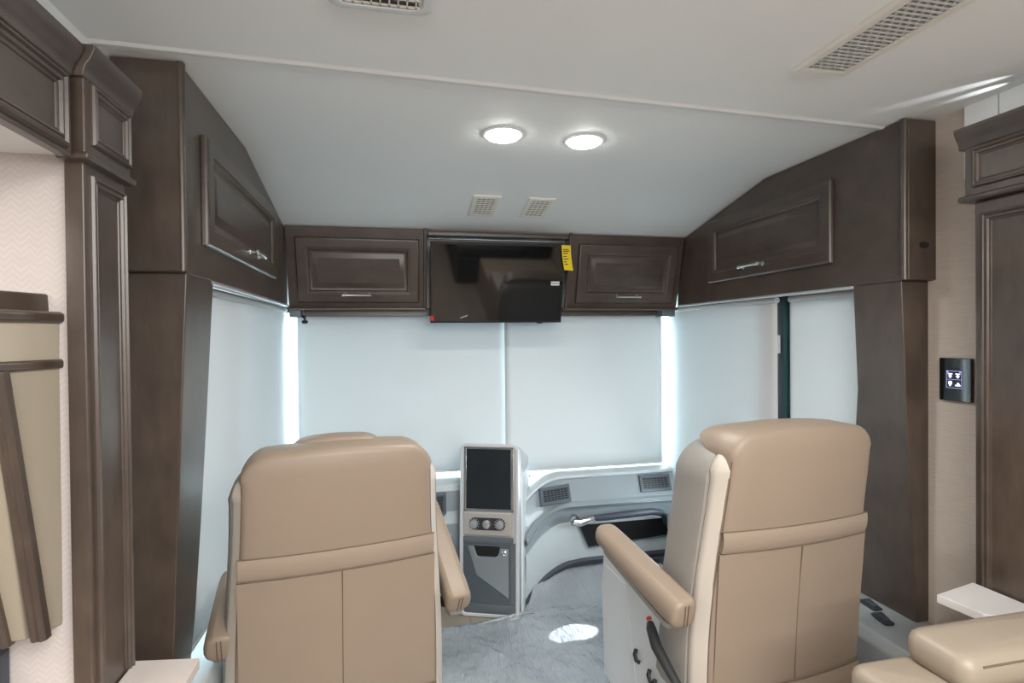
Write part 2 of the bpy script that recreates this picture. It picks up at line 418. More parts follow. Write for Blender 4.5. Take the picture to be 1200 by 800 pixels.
put('end_stile', MB().prism([(.899, FT.y-.012, FT.z+.004), (.899, FB.y-.012, FB.z-.008), (.899, FB.y+.012, FB.z-.008), (.899, FT.y+.012, FT.z)], (.016, 0, 0)), WZ, cR, bevel=.003)
t = thing('shade_valance', 'dark wood rail under the front cabinets hiding the tops of the windscreen shades', 'valance', (.53, 2.88, 1.555))
put('rail', bx((-.43, 2.875, 1.555), (1.50, 2.895, 1.592)), WX, t, bevel=.003)
put('end_bracket', bx((-.488, 2.81, 1.548), (-.435, 2.90, 1.603)), GUN, t, bevel=.004)
put('end_bracket', bx((1.478, 2.81, 1.548), (1.556, 2.90, 1.592)), GUN, t, bevel=.004)
kb = MB().disc((-.425, 2.865, 1.548), (0, 0, -1), [(.006, -.01), (.006, .012), (.014, .014), (.016, .022), (.012, .028), (.004, .03)], 14)
put('shade_knob', kb.tube([(-.44, 2.865, 1.556), (-.425, 2.865, 1.55)], .008, 8), BLACK, t, smooth=True)

t = thing('back_panel', 'dark wood board behind the television between the two front cabinets', 'panel', (.535, 2.81, 1.60))
put('backing_board', bx((.172, 2.80, 1.595), (.898, 2.82, 1.945)), WX, t)
put('top_strip', bx((.172, 2.70, 1.944), (.898, 2.73, 1.966)), WX, t, bevel=.004)
# television, foot pushed forward like the cabinets
tv = thing('television', 'black flat television between the two front cabinets with a yellow paper tag', 'television', (.52, 2.70, 1.51))
A, B_ = V((0, 2.622, 1.898)), V((0, 2.722, 1.516)); tvv = (A-B_).normalized(); tn = V((0, -tvv.z, tvv.y)); H = (A-B_).length
TM = Matrix(((1, 0, 0, .183), (0, tvv.y, tn.y, B_.y), (0, tvv.z, tn.z, B_.z), (0, 0, 0, 1)))  # local x across, y up the screen, z out of it
TW = .672
put('tv_cabinet', MB().box((0, 0, -.045), (TW, H, -.004), TM), BLACK, tv, bevel=.004)
fr = MB()
for a, c in (((0, 0), (TW, .010)), ((0, H-.007), (TW, H)), ((0, 0), (.007, H)), ((TW-.007, 0), (TW, H))): fr.box((*a, -.004), (*c, .002), TM)
put('bezel', fr, BLACK, tv)
put('screen', MB().box((.007, .010, -.004), (TW-.007, H-.007, 0), TM), TVG, tv)
put('sensor', MB().box((.545, -.007, -.02), (.575, 0, -.004), TM), DARK, tv, bevel=.002)
put('logo_mark', MB().prism([TM @ V(p) for p in ((.145, .026, .0006), (.150, .024, .0006), (.185, .036, .0006), (.181, .039, .0006))], TM.to_3x3() @ V((0, 0, .0005))), SILV, tv)
put('red_sticker', MB().box((.0, .012, .002), (.016, .036, .0035), TM), RED, tv)
tagm = MB()
rings = []
for i in range(9):
    s = i/8; y = H+.002-.122*s; x = .647+.020*s*s; z = .004+.012*math.sin(s*2.2)
    rings.append([TM @ V(p) for p in ((x, y, z), (x+.047, y-.004*s, z+.003), (x+.047, y-.004*s, z+.0038), (x, y, z+.0008))])
yt = put('paper_tag', tagm.loft(rings), YEL, tv, smooth=True)
im = MB()
for k, (y, L) in enumerate(((.018, .030), (.026, .034), (.036, .024), (.052, .018), (.064, .026), (.078, .014), (.090, .02))):
    s = y/.122; x = .647+.02*s*s+.006; z = .004+.012*math.sin(s*2.2)+.0035
    im.box((x, H-y-.003, z), (x+L, H-y+.001, z+.0004), TM)
put('print', im, INK, yt)
st = put('white_sticker', MB().box((.606, .193, .0005), (.650, .213, .0012), TM), WHITE, tv)
im = MB()
for k in range(7): im.box((.610+k*.0055, .200, .0012), (.6135+k*.0055, .206, .0016), TM)
put('print', im, INK, st)

# ------------------------------------------------------------------ roller shades
def shade(pts0, pts1, n, label, name='roller_shade', wave=0):
    """sheet between plan points, z range; thickness along n"""
    (x0, y0), (x1, y1), (z0, z1) = pts0, pts1, n
    t = thing(name, label, 'shade', ((x0+x1)/2, (y0+y1)/2, z0), 0, 'white roller shades')
    d = V((x1-x0, y1-y0, 0)).normalized(); nn = V((-d.y, d.x, 0))
    m = MB(); N = 24; K = 10
    rows = []
    for k in range(K+1):
        z = z0+(z1-z0)*k/K
        row = []
        for i in range(N+1):
            s = i/N; p = V((x0, y0, z)).lerp(V((x1, y1, z)), s)
            p += nn*wave*math.sin(s*5+1)*(.3+math.sin(k*.5)*.3)
            row.append(p)
        rows.append(row)
    m.loft(rows, closed=False)
    o = put('shade_cloth', m, SHADE, t, smooth=True)
    md = o.modifiers.new('solid', 'SOLIDIFY'); md.thickness = .0012
    put('hem_bar', MB().tube([(x0, y0, z0+.006), (x1, y1, z0+.006)], .006, 8), SHADE, t, smooth=True)
    put('roller_tube', MB().tube([(x0, y0, z1-.016), (x1, y1, z1-.016)], .013, 12), SHADE, t, smooth=True)
shade((-.476, 2.955), (.612, 2.955), (.715, 1.60), 'white roller shade over the windscreen behind the driver seat, left of the console top')
shade((.600, 2.938), (1.538, 2.938), (.695, 1.60), 'white roller shade over the windscreen to the right of the console screen')
shade((-.545, 1.60), (-.535, 2.965), (.60, 1.606), 'white roller shade on the side window between dark pillar and driver seat')
shade((1.612, 2.045), (1.600, 2.965), (.56, 1.606), 'white roller shade on the side window between the windscreen and the dark window post')
shade((1.634, 1.60), (1.630, 1.990), (.56, 1.606), 'narrow white roller shade between the dark window post and the wooden pillar')

# ------------------------------------------------------------------ ceiling fittings
def led_light(x, y, label):
    t = thing('ceiling_light', label, 'light', (x, y, CZ), 0, 'round ceiling lights')
    put('trim_ring', MB().disc((x, y, CZ), (0, 0, -1), [(.054, -.001), (.070, -.001), (.072, .003), (.066, .006), (.057, .006)]), PLASTW, t, smooth=True)
    put('lens', MB().disc((x, y, CZ), (0, 0, -1), [(.058, .0), (.058, .008), (.05, .014), (.03, .018), (.01, .0185)]), LENS, t, smooth=True)
    l = bpy.data.lights.new('downlight', 'SPOT'); l.energy = 22; l.spot_size = 2.6; l.spot_blend = .8; l.shadow_soft_size = .05; l.color = (1, .97, .92)
    lo = bpy.data.objects.new('downlight', l); COL.objects.link(lo); lo.location = (x, y, CZ-.02)
led_light(.362, 1.762, 'round lit ceiling downlight, left one of the glowing pair')
led_light(.645, 1.770, 'round lit ceiling downlight, right one of the glowing pair')
sl = V((0, .67, -.14)).normalized(); sn = V((0, -sl.z, -sl.y)).normalized()   # sloped ceiling: downhill and facing down
sn = V((0, -.2045, -.9789))
def on_slope(y): return CZ-(y-2.05)*.14/.67
def register(cx, y0, skew, label):
    z0 = on_slope(y0); t = thing('ceiling_register', label, 'vent', (cx, y0, z0), 0, 'small ceiling registers')
    u = V((1, 0, 0)); W, L = .122, .205
    o = V((cx-W/2, y0, z0)); v = V((0, .67, -.14)).normalized()
    put('frame', MB().panel(o-u*.0, u, v, sn, W, L, [(0, .004), (.004, .007), (.017, .007), (.019, .002)], back=-.002), GREY, t)
    put('duct_opening', MB().panel(o+u*.018+v*.018, u, v, sn, W-.036, L-.036, [(0, .003)], back=0), VDARK, t)
    g = MB()
    M = Matrix(((1, 0, 0, o.x), (0, v.y, sn.y, o.y), (0, v.z, sn.z, o.z), (0, 0, 0, 1)))
    for k in range(9):
        y = .022+k*(L-.044)/8; g.box((.016, y-.0034, .003), (W-.016, y+.0034, .0065), M)
    for k in range(5):
        x = .02+k*(W-.04)/4; g.box((x-.0018, .016, .003), (x+.0018, L-.016, .006), M)
    put('grille', g, GREY, t)
register(.407, 2.325, 0, 'small cream ceiling vent, left one of the pair above the television')
register(.652, 2.325, 0, 'small cream ceiling vent, right one of the pair above the television')
def long_grille(x0, x1, y0, y1, nx, ny, name, label, bars_dark=False):
    t = thing(name, label, 'vent', ((x0+x1)/2, (y0+y1)/2, CZ))
    o = V((x0, y1, CZ)); u = V((1, 0, 0)); v = V((0, -1, 0)); n = V((0, 0, -1))
    W, L = x1-x0, y1-y0
    put('frame', MB().panel(o, u, v, n, W, L, [(0, .004), (.006, .010), (.024, .010), (.028, .003)], back=-.002), GREY, t, bevel=.002)
    put('duct_opening', bx((x0+.026, y0+.026, CZ-.004), (x1-.026, y1-.026, CZ+.0)), VDARK, t)
    g = MB()
    for k in range(ny+1):
        y = y0+.026+(L-.052)*k/ny; g.box((x0+.024, y-.0026, CZ-.009), (x1-.024, y+.0026, CZ-.003))
    for r in range(ny):
        for k in range(nx+1):
            x = x0+.026+(W-.052)*min(1, (k+(.5 if r % 2 else 0))/nx)
            ya = y0+.026+(L-.052)*r/ny; g.box((x-.0025, ya, CZ-.008), (x+.0025, ya+(L-.052)/ny, CZ-.003))
    put('grille', g, plain('grille_grey', (.56, .57, .56), .5), t)
long_grille(.985, 1.14, .55, 1.195, 5, 42, 'ceiling_grille', 'long grey rectangular air return grille in the ceiling above the passenger side')
t = thing('roof_vent', 'dark meshed ceiling vent with rounded white rim nearest the camera', 'vent', (-.02, 1.0, CZ))
m = MB()
def rrect(cx, cy, hx, hy, r, z, n=6):
    pts = []
    for sx, sy, a0 in ((1, 1, 0), (-1, 1, 90), (-1, -1, 180), (1, -1, 270)):
        for k in range(n+1):
            a = math.radians(a0+90*k/n); pts.append(V((cx+sx*(hx-r)+r*math.cos(a), cy+sy*(hy-r)+r*math.sin(a), z)))
    return pts
m.loft([rrect(-.015, 1.00, .105, .14, .035, CZ+.001), rrect(-.015, 1.00, .105, .14, .035, CZ-.006), rrect(-.015, 1.0, .095, .13, .03, CZ-.012), rrect(-.015, 1.0, .082, .117, .022, CZ-.011), rrect(-.015, 1.0, .08, .115, .02, CZ-.004)])
put('rim', m, PLASTW, t, smooth=True)
put('duct_opening', bx((-.088, .89, CZ-.006), (.058, 1.11, CZ-.0035)), BLACK, t)
g = MB()
for k in range(10): g.box((-.09, .892+k*.024, CZ-.010), (.06, .896+k*.024, CZ-.006))
for k in range(9): g.box((-.086+k*.0172, .888, CZ-.010), (-.083+k*.0172, 1.112, CZ-.006))
put('grille', g, GREY, t)

# ------------------------------------------------------------------ slide-out trims
MOULD = [(0, .0), (0, .004), (.002, .008), (.006, .009), (.008, .005), (.011, .005), (.012, .007), (.015, .007), (.017, .003), (.021, .002), (.0225, -.002), (.023, -.004)]
def mould_panel(o, u, v, n, w, h, scale=1): return MB().panel(o, u, v, n, w, h, [(a*scale, c*scale) for a, c in MOULD], back=-.001)
CROWN = [(0, 0), (.003, .002), (.004, .012), (.008, .022), (.014, .030), (.020, .044), (.021, .056), (.0, .056)]
# left column
t = thing('trim_column', 'dark panelled wood column beside the zigzag wallpaper and fabric window surround', 'column', (-.54, 1.18, FL))
put('shaft', bx((-.562, 1.108, FL), (-.53, 1.262, 1.768)), WZ, t, bevel=.004)
put('panel_moulding', mould_panel((-.53, 1.122, .20), (0, 1, 0), (0, 0, 1), (1, 0, 0), .128, 1.545, 1.1), WZ, t)
put('plinth', bx((-.558, 1.100, FL), (-.522, 1.268, FL+.09)), WZ, t, bevel=.004)
cb = put('capital_block', bx((-.57, 1.092, 1.776), (-.520, 1.262, 1.915)), WZ, t, bevel=.003)
put('panel_moulding', mould_panel((-.520, 1.110, 1.795), (0, 1, 0), (0, 0, 1), (1, 0, 0), .142, .108, 1.0), WZ, cb)
put('ledge_moulding', bx((-.565, 1.086, 1.764), (-.512, 1.272, 1.778)), WY, t, bevel=.005)
def crown(xf, s, y0, y1, z, mat, parent, xb):
    pts = [(xf+s*a, 0, z+c) for a, c in CROWN]
    if y1 < y0: y0, y1 = y1, y0
    pts = [(xb, y0, z)] + [(p[0], y0, p[2]) for p in pts[:-1]] + [(xb, y0, z+.056)]
    return put('crown_moulding', MB().prism(pts, (0, y1-y0, 0)), mat, parent, bevel=.002)
crown(-.520, 1, 1.084, 1.272, 1.906, WY, t, -.575)
# left header
t = thing('header_board', 'dark panelled wood header running along the slide-out ceiling above the zigzag wallpaper', 'fascia', (-.56, 0, 1.76))
put('fascia', bx((-.556, -1.4, 1.764), (-.535, 1.082, 1.925)), WY, t, bevel=.003)
for y0, y1 in ((-1.3, -.3), (-.25, 1.06)):
    put('panel_moulding', mould_panel((-.535, y0, 1.772), (0, 1, 0), (0, 0, 1), (1, 0, 0), y1-y0, .125, 1.2), WY, t)
crown(-.535, 1, -1.4, 1.082, 1.903, WY, t, -.575)
# right column
t = thing('trim_column', 'dark panelled wood column beside the black touch control and woven wallpaper', 'column', (1.6, 1.08, FL))
put('shaft', bx((1.55, 1.0, FL), (1.668, 1.185, 1.80)), WZ, t, bevel=.004)
put('panel_moulding', mould_panel((1.55, 1.165, .20), (0, -1, 0), (0, 0, 1), (-1, 0, 0), .15, 1.565, 1.1), WZ, t)
put('plinth', bx((1.54, 1.0, FL), (1.668, 1.188, FL+.09)), WZ, t, bevel=.004)
cb = put('capital_block', bx((1.535, .99, 1.81), (1.668, 1.20, 1.955)), WZ, t, bevel=.003)
put('panel_moulding', mould_panel((1.535, 1.178, 1.835), (0, -1, 0), (0, 0, 1), (-1, 0, 0), .17, .105, 1.0), WZ, cb)
put('ledge_moulding', bx((1.523, .98, 1.800), (1.668, 1.212, 1.816)), WY, t, bevel=.005)
crown(1.535, -1, .97, 1.215, 1.945, WY, t, 1.668)

# fabric window surround on the left end wall
t = thing('window_surround', 'beige padded window surround with dark wood trim strips on the zigzag papered wall', 'valance', (-.66, 1.06, .92))
YW = 1.137
def surround_ring(z, d, xr, xl=-.80):
    xr -= .010
    return [(xr, YW, z), (xr-.035, YW-d, z), (xl, YW-d, z), (xl, YW, z)]
put('padded_leg', MB().loft([surround_ring(.935, .050, -.578), surround_ring(1.405, .118, -.576)]), FAB, t, bevel=.004)
put('padded_top', MB().loft([surround_ring(1.41, .118, -.576), surround_ring(1.495, .122, -.574)]), FABL, t, bevel=.004)
put('cap_block', MB().loft([surround_ring(1.49, .10, -.590), surround_ring(1.533, .10, -.592)]), WX, t, bevel=.004)
put('upper_rail', MB().loft([surround_ring(1.480, .130, -.572), surround_ring(1.484, .138, -.567), surround_ring(1.496, .138, -.567), surround_ring(1.501, .128, -.573)]), WX, t, bevel=.003)
put('lower_rail', MB().loft([surround_ring(1.399, .128, -.572), surround_ring(1.402, .132, -.570), surround_ring(1.412, .132, -.570), surround_ring(1.416, .126, -.573)]), WX, t, bevel=.003)
def strip(p0, p1, w, th):
    (xa, da, za), (xb, db, zb) = p0, p1
    m = MB(); rings = []
    for x, d, z in (p0, p1):
        y = YW-d
        rings.append([(x-w/2, y+.006, z), (x-w/2, y-th*.6, z), (x-w*.2, y-th, z), (x-w*.1, y-th*.75, z), (x+w*.1, y-th*.75, z), (x+w*.2, y-th, z), (x+w/2, y-th*.5, z), (x+w/2, y+.01, z)])
    return m.loft(rings)
put('trim_strip', strip((-.613, .118, 1.40), (-.600, .046, .933), .024, .012), WZ, t, bevel=.0015)
put('trim_strip', strip((-.690, .118, 1.40), (-.652, .050, .930), .024, .012), WZ, t, bevel=.0015)
t = thing('wall_fixture', 'small black rounded handset on the papered wall below the fabric window surround', 'fixture', (-.668, 1.12, .84))  # dark object of unidentified kind below the surround
put('fixture_body', MB().loft([[p for p in rrect(-.682, 1.115, .014, .020, .012, z)] for z in (.80, .83, .895, .905)]), NAVY, t, smooth=True)

# touch control on the right wall
t = thing('control_panel', 'black square touch control with lit icons on the woven wallpaper', 'control panel', (WR, 1.32, 1.24))
put('glass_plate', bx((WR-.012, 1.278, 1.238), (WR+.001, 1.374, 1.368)), GLOSS, t, bevel=.002)
dsp = put('display', bx((WR-.0128, 1.304, 1.277), (WR-.0118, 1.351, 1.330)), plain('display_dark', (.012, .013, .03), .2), t)
ic = MB(); x = WR-.0132
def icb(y0, z0, y1, z1): ic.box((x, y0, z0), (x+.0005, y1, z1))
for (cy, cz) in ((1.339, 1.316), (1.316, 1.316), (1.339, 1.291), (1.316, 1.291)):
    if cz > 1.3:
        icb(cy-.007, cz+.003, cy+.007, cz+.006); icb(cy-.002, cz-.008, cy+.002, cz+.003); icb(cy-.005, cz-.004, cy+.005, cz-.001)
    elif cy > 1.33:
        icb(cy-.005, cz-.003, cy+.005, cz+.007); icb(cy-.002, cz-.008, cy+.003, cz-.003)
    else:
        icb(cy-.008, cz-.007, cy+.008, cz-.003); icb(cy-.005, cz-.003, cy+.003, cz+.001); icb(cy-.002, cz+.001, cy+.001, cz+.004)
put('icons', ic, ICON, dsp)
for y in (1.345, 1.307): put('icon_corner', bx((x, y, 1.324), (x+.0005, y+.004, 1.328)), ICONB, dsp)
fm = MB()
for a, c in (((1.304, 1.277), (1.351, 1.2785)), ((1.304, 1.3285), (1.351, 1.330)), ((1.304, 1.277), (1.3055, 1.330)), ((1.3495, 1.277), (1.351, 1.330)), ((1.304, 1.303), (1.351, 1.304))):
    fm.box((x, a[0], a[1]), (x+.0004, c[0], c[1]))
put('display_border', fm, emis('border_blue', (.35, .4, .7), .4), dsp)

# laminate leaves at the foot of each column
tag(put('tray_leaf', MB().prism([(1.392, 1.045, .742), (1.378, 1.150, .742), (1.540, 1.183, .742), (1.545, .985, .742), (1.47, .985, .742)], (0, 0, .022)), SLAB, bevel=.002),
    'white laminate leaf jutting from the column behind the sofa arm', 'shelf')
tag(put('tray_leaf', MB().prism([(-.527, .86, .765), (-.527, 1.262, .765), (-.400, 1.242, .765), (-.394, .86, .765)], (0, 0, .022)), SLABL, bevel=.002),
    'pale beige laminate leaf jutting from the panelled column at the bottom corner', 'shelf')

# ------------------------------------------------------------------ cab seats
def outline(w0, w1, z0, z1, r, n=7, wav=0):
    """closed outline in XZ: bottom half-width w0, top half-width w1, rounded top corners"""
    pts = []
    K = 10
    for k in range(K+1):           # right side going up
        s = k/K; z = z0+(z1-r-z0)*s; pts.append((w0+(w1-w0)*s+wav*math.sin(s*math.pi*1.6), z))
    cx, cz = w1-r, z1-r
    for k in range(1, n+1):
        a = math.radians(90*k/n); pts.append((cx+r*math.cos(a), cz+r*math.sin(a)))
    M = 8
    for k in range(1, M):
        s = k/M; pts.append((cx-2*cx*s, z1+.008*math.sin(math.pi*s)))
    left = [(-x, z) for x, z in pts[:K+n+1]][::-1]
    pts += left
    B = 6
    for k in range(1, B):
        pts.append((-w0+2*w0*k/B, z0))
    return pts
def inset(pts, d):
    n = len(pts); out = []
    for i in range(n):
        a, b_, c = V(pts[i-1]), V(pts[i]), V(pts[(i+1) % n])
        t1 = (b_-a); t2 = (c-b_)
        t1 = t1.normalized() if t1.length > 1e-9 else t2.normalized(); t2 = t2.normalized() if t2.length > 1e-9 else t1
        nrm = V((-(t1.y+t2.y), t1.x+t2.x)); nrm = nrm.normalized() if nrm.length > 1e-6 else V((0, 0))
        out.append((b_.x+nrm.x*d, b_.y+nrm.y*d))
    return out

LEAN = -.10
def backy(x, z, bow=.30):
    """rear surface of the backrest: bulged across, leaning back towards the top"""
    return LEAN*(z-.75) - .028 + bow*x*x + .10*max(0, z-1.08)**1.0*1.0 + .012*math.cos((z-.75)*5)
def slab(pts, layers, bow=.3):
    """outline swept through depth: layers = (inset, depth)"""
    rings = []
    for ins, dep in layers:
        rings.append([V((x, backy(x, z, bow)+dep, z)) for x, z in inset(pts, ins)])
    return rings
def fill_back(mb, ring_pts, off, bow=.3, inward=(.03, .08, .14, .20)):
    pass

def bolster(mb, c0, c1, prof0, prof1, ends=.02):
    """rounded bar from c0 to c1 with closed cross-section lists (x,z offsets)"""
    c0, c1 = V(c0), V(c1); d = (c1-c0).normalized(); s = d.cross(V((0, 0, 1))).normalized(); u = s.cross(d)
    L = (c1-c0).length; rings = []
    for t, k in ((0, .55), (.004/L, .80), (.012/L, .94), (ends/L, 1), (.5, 1), (1-ends/L*1.5, 1), (1-.015/L, .92), (1-.005/L, .75), (1, .5)):
        c = c0.lerp(c1, t)
        rings.append([c + s*((a*(1-t)+e*t)*k) + u*((b_*(1-t)+f*t)*k) for (a, b_), (e, f) in zip(prof0, prof1)])
    mb.loft(rings); return mb

def make_seat(loc, rz, label, arm_l, arm_r, headrest, controls, name):
    t = thing(name, label, 'seat', loc, rz, 'cab captain seats')
    P = dict(parent=t, local=True)
    Z0, Z1 = .40, 1.18
    rear = outline(.266, .246, Z0, Z1, .075, wav=.006)
    # rear upholstered panel: outline with rolled edge, filled by concentric insets
    m = MB()
    lay = [(.004, .045), (0, .030), (.002, .014), (.008, .005), (.018, .0008), (.04, 0), (.08, 0), (.12, 0), (.16, 0), (.20, 0)]
    rings = []
    for ins, dep in lay:
        pts = inset(rear, min(ins, .02))
        if ins > .02:       # shrink towards the spine line instead of offsetting further
            f = 1-(ins-.02)/.2
            cz = .78
            pts = [(x*f, cz+(z-cz)*f) for x, z in pts]
        rings.append([V((x, backy(x, z)+dep+(dep*2.6 if dep > .02 else 0)*max(0, min(1, (z-1.09)/.06)), z)) for x, z in pts])
    m.loft(rings)
    put('back_panel', m, TAN, smooth=True, **P)
    # pale welt strip and front bolster
    welt = outline(.290, .266, Z0+.01, Z1-.03, .095, wav=.006)
    put('side_welt', MB().loft(slab(welt, [(.05, .030), (.028, .012), (.024, .012), (.004, .034), (0, .040), (0, .054), (.004, .062), (.02, .066)])), CREAM, smooth=True, **P)
    fb = outline(.301, .277, Z0+.02, Z1-.035, .11, wav=.004)
    put('backrest', MB().loft(slab(fb, [(.03, .056), (.006, .062), (0, .078), (0, .165), (.010, .205), (.035, .222), (.08, .230)])), GREIGE, smooth=True, **P)
    if headrest:
        hr = [(x*.56+.0, 1.150+(z-1.0)*.22) for x, z in outline(.25, .21, .70, 1.20, .12)]
        put('headrest', MB().loft([[V((x, backy(0, 1.1)+d, z)) for x, z in inset(hr, i)] for i, d in ((.02, .10), (.005, .108), (0, .12), (0, .19), (.008, .205), (.03, .212))]), TAN, smooth=True, **P)
    # band across the back with stitched edges, pocket seam, apron seam
    def patch(zc0, zc1, hw, off, nx=28, nz=5, sag=0, w=1.0):
        rows = []
        for k in range(nz+1):
            s = k/nz; row = []
            for i in range(nx+1):
                x = -hw+2*hw*i/nx; z = zc0+(zc1-zc0)*s - sag*(1-(x/hw)**2)*(1-s)
                e = min(1, s*4, (1-s)*4+.0)
                row.append(V((x, backy(x, z)-off*min(1, max(.15, e)), z)))
            rows.append(row)
        # closed sheet with a back face buried in the panel
        rows = [[p+V((0, .012, 0)) for p in rows[0]]] + rows + [[p+V((0, .012, 0)) for p in rows[-1]]]
        return MB().loft(rows, closed=False)
    put('back_band', patch(.860, .916, .2495, .0055), TAN2, smooth=True, **P)
    def seamline(pts, r=.0016, name='seam'):
        put(name, MB().tube([V((x, backy(x, z)-o, z)) for x, z, o in pts], r, 6), SEAM, smooth=True, **P)
    n = 24
    seamline([(-.251+.502*i/n, .917, .001) for i in range(n+1)])
    seamline([(-.251+.502*i/n, .8585, .0012) for i in range(n+1)], .0026)
    put('pocket', patch(.475, .854, .2535, .004, 28, 12), TAN, smooth=True, **P)
    seamline([(.0, .854-.379*i/14, .0040) for i in range(15)], .0014)
    ap = MB()
    rows = []
    for k in range(6):
        s = k/5; rows.append([V((x, backy(x, .46)-.004-.018*math.sin(s*2.2), .468-.12*s)) for x in [-.258+.516*i/20 for i in range(21)]])
    put('apron', ap.loft(rows, closed=False), TAN, smooth=True, **P)
    seamline([(-.258+.516*i/n, .470, .006) for i in range(n+1)], .002)
    # seam where back panel meets the welt
    o2 = inset(rear, .004)
    ring = [V((x, backy(x, z)+.010, z)) for x, z in o2]
    K_ = 11
    for part in (ring[:K_], ring[len(ring)-5-K_:len(ring)-5]): put('border_seam', MB().tube(part, .0014, 6), SEAM, smooth=True, **P)
    # seat cushion and pedestal
    cu = [(-.22, .47), (.22, .47), (.235, .50), (.23, .545), (.21, .56), (-.21, .56), (-.23, .545), (-.235, .50)]
    put('seat_cushion', MB().loft([[V((x*k, y, .515+(z-.515)*q)) for x, z in cu] for y, k, q in ((.14, .95, .8), (.16, 1, 1), (.44, 1, 1), (.50, .98, .95), (.54, .93, .72), (.555, .85, .4))]), TAN, smooth=True, **P)
    sh = MB()
    sh.loft([[V(p) for p in rr] for rr in (
        [V((p.x, p.y, FL+.10)) for p in rrect(0, .31, .20, .23, .06, 0)], [V((p.x, p.y, .30)) for p in rrect(0, .31, .23, .24, .07, 0)],
        [V((p.x, p.y, .44)) for p in rrect(0, .32, .235, .25, .06, 0)], [V((p.x, p.y, .475)) for p in rrect(0, .32, .232, .24, .06, 0)])])
    put('seat_shroud', sh, PLAST, smooth=True, **P)
    pb = put('pedestal', MB().loft([rrect(0, .26, .18, .20, .03, FL-loc[2]), rrect(0, .26, .17, .19, .03, FL+.12)]), DARK, bevel=.004, **P)
    # armrests: eight-sided padded bars, capped with a stitched end
    def arm(side, spec):
        xr_, xf, yr, yf, zr, zf = spec
        pr = [(-.030, -.058), (.030, -.060), (.040, -.048), (.042, .015), (.034, .030), (-.024, .030), (-.038, .012), (-.044, -.030)]
        if side > 0: pr = [(-a, b_) for a, b_ in pr][::-1]
        a = put('armrest', bolster(MB(), (xr_, yr, zr-.03), (xf, yf, zf-.03), pr, [(p*.92, q*.78) for p, q in pr]), TAN, smooth=True, sub=1, **P)
        # stitched end cap at the rear
        c0 = V((xr_, yr-.006, zr-.03)); d = (V((xf, yf, zf))-V((xr_, yr, zr))).normalized(); s = d.cross(V((0, 0, 1))).normalized(); u = s.cross(d)
        for off in (-.005, .005):
            put('end_seam', MB().tube([c0+V((0, .005, 0))+s*off+u*q for q in (-.042, -.02, .0, .018)], .0014, 6), SEAM, a, smooth=True, local=True)
        # side shield
        put('arm_shield', bolster(MB(), (xr_+(.0 if side < 0 else .0), yr+.05, zr-.09), (xf, yf-.03, zf-.085), [(-.026, -.008), (.026, -.008), (.03, .012), (-.03, .012)], [(-.022, -.006), (.022, -.006), (.026, .01), (-.026, .01)]), GREIGE, a, smooth=True, local=True)
        # arm support down to the backrest
        put('arm_bracket', MB().tube([(xr_*.9, .14, zr-.07), (xr_, yr+.08, zr-.07)], .016, 8), DARK, a, smooth=True, local=True)
    if arm_l: arm(-1, arm_l)
    if arm_r: arm(1, arm_r)
    if controls:
        # side shield plate of the inboard side with switches and recline lever
        sp = MB().prism([(-.292, .16, .34), (-.292, .14, .48), (-.292, .16, .60), (-.292, .24, .635), (-.292, .50, .655), (-.292, .58, .64), (-.292, .60, .52), (-.292, .58, .20), (-.292, .26, .15)], (.022, 0, 0))
        spo = put('side_shield', sp, PLASTW, bevel=.006, **P)
        put('shield_recess', MB().prism([(-.2935, .42, .60), (-.2935, .56, .61), (-.2935, .575, .53), (-.2935, .55, .22), (-.2935, .33, .20)], (.002, 0, 0)), PLASTW, spo, local=True, bevel=.001)
        lv = MB().tube([(-.322, .22, .575), (-.328, .205, .565), (-.332, .17, .53), (-.330, .10, .49), (-.322, .04, .45), (-.300, -.02, .42)], [.010, .015, .017, .014, .010, .006], 10)
        l = put('recline_lever', lv, DARK, smooth=True, **P)
        put('lever_button', MB().disc((-.322, .224, .580), (0, .6, .8), [(.008, 0), (.008, .008), (.004, .010)], 12), RED, l, smooth=True, local=True)
        for y, z in ((.335, .405), (.255, .385), (.225, .372), (.195, .36)):
            put('power_switch', MB().tube([(-.296, y+.012, z+.014), (-.306, y+.004, z+.004), (-.306, y-.006, z-.010), (-.297, y-.012, z-.016)], .0065, 8), BLACK, spo, smooth=True, local=True)
    return t
make_seat((-.142, 1.53, -.022), math.radians(9.5), 'tan leather captain seat with headrest showing, in front of the console on the driver side',
          (-.300, -.290, .04, .32, .71, .79), (.340, .326, .03, .40, .71, .915), True, False, 'captain_seat')
make_seat((1.085, 1.315, .012), math.radians(5.5), 'tan leather captain seat with recline lever and side switches, beside the wall with touch control',
          (-.350, -.365, .00, .44, .745, .82), (.310, .305, .20, .50, .66, .70), False, True, 'captain_seat')

# ------------------------------------------------------------------ centre console
CL, CRz = V((.318, 2.66, 0)), math.radians(-21)
con = thing('centre_console', 'tall silver console with black touch screen and three climate knobs between the seats', 'console', (CL.x, CL.y, FL), CRz)
CP = dict(parent=con, local=True)
CW, CD = .262, .30
# local: x across, y deeper, z from the floor (root at FL)
def cbox(a, b_): return bx(a, b_)
ht = .92-FL
def sect(x0, x1, y0, y1, r, z, lean=0): 
    return [V((p.x, p.y+lean, z)) for p in rrect((x0+x1)/2, (y0+y1)/2, (x1-x0)/2, (y1-y0)/2, r, 0, 4)]
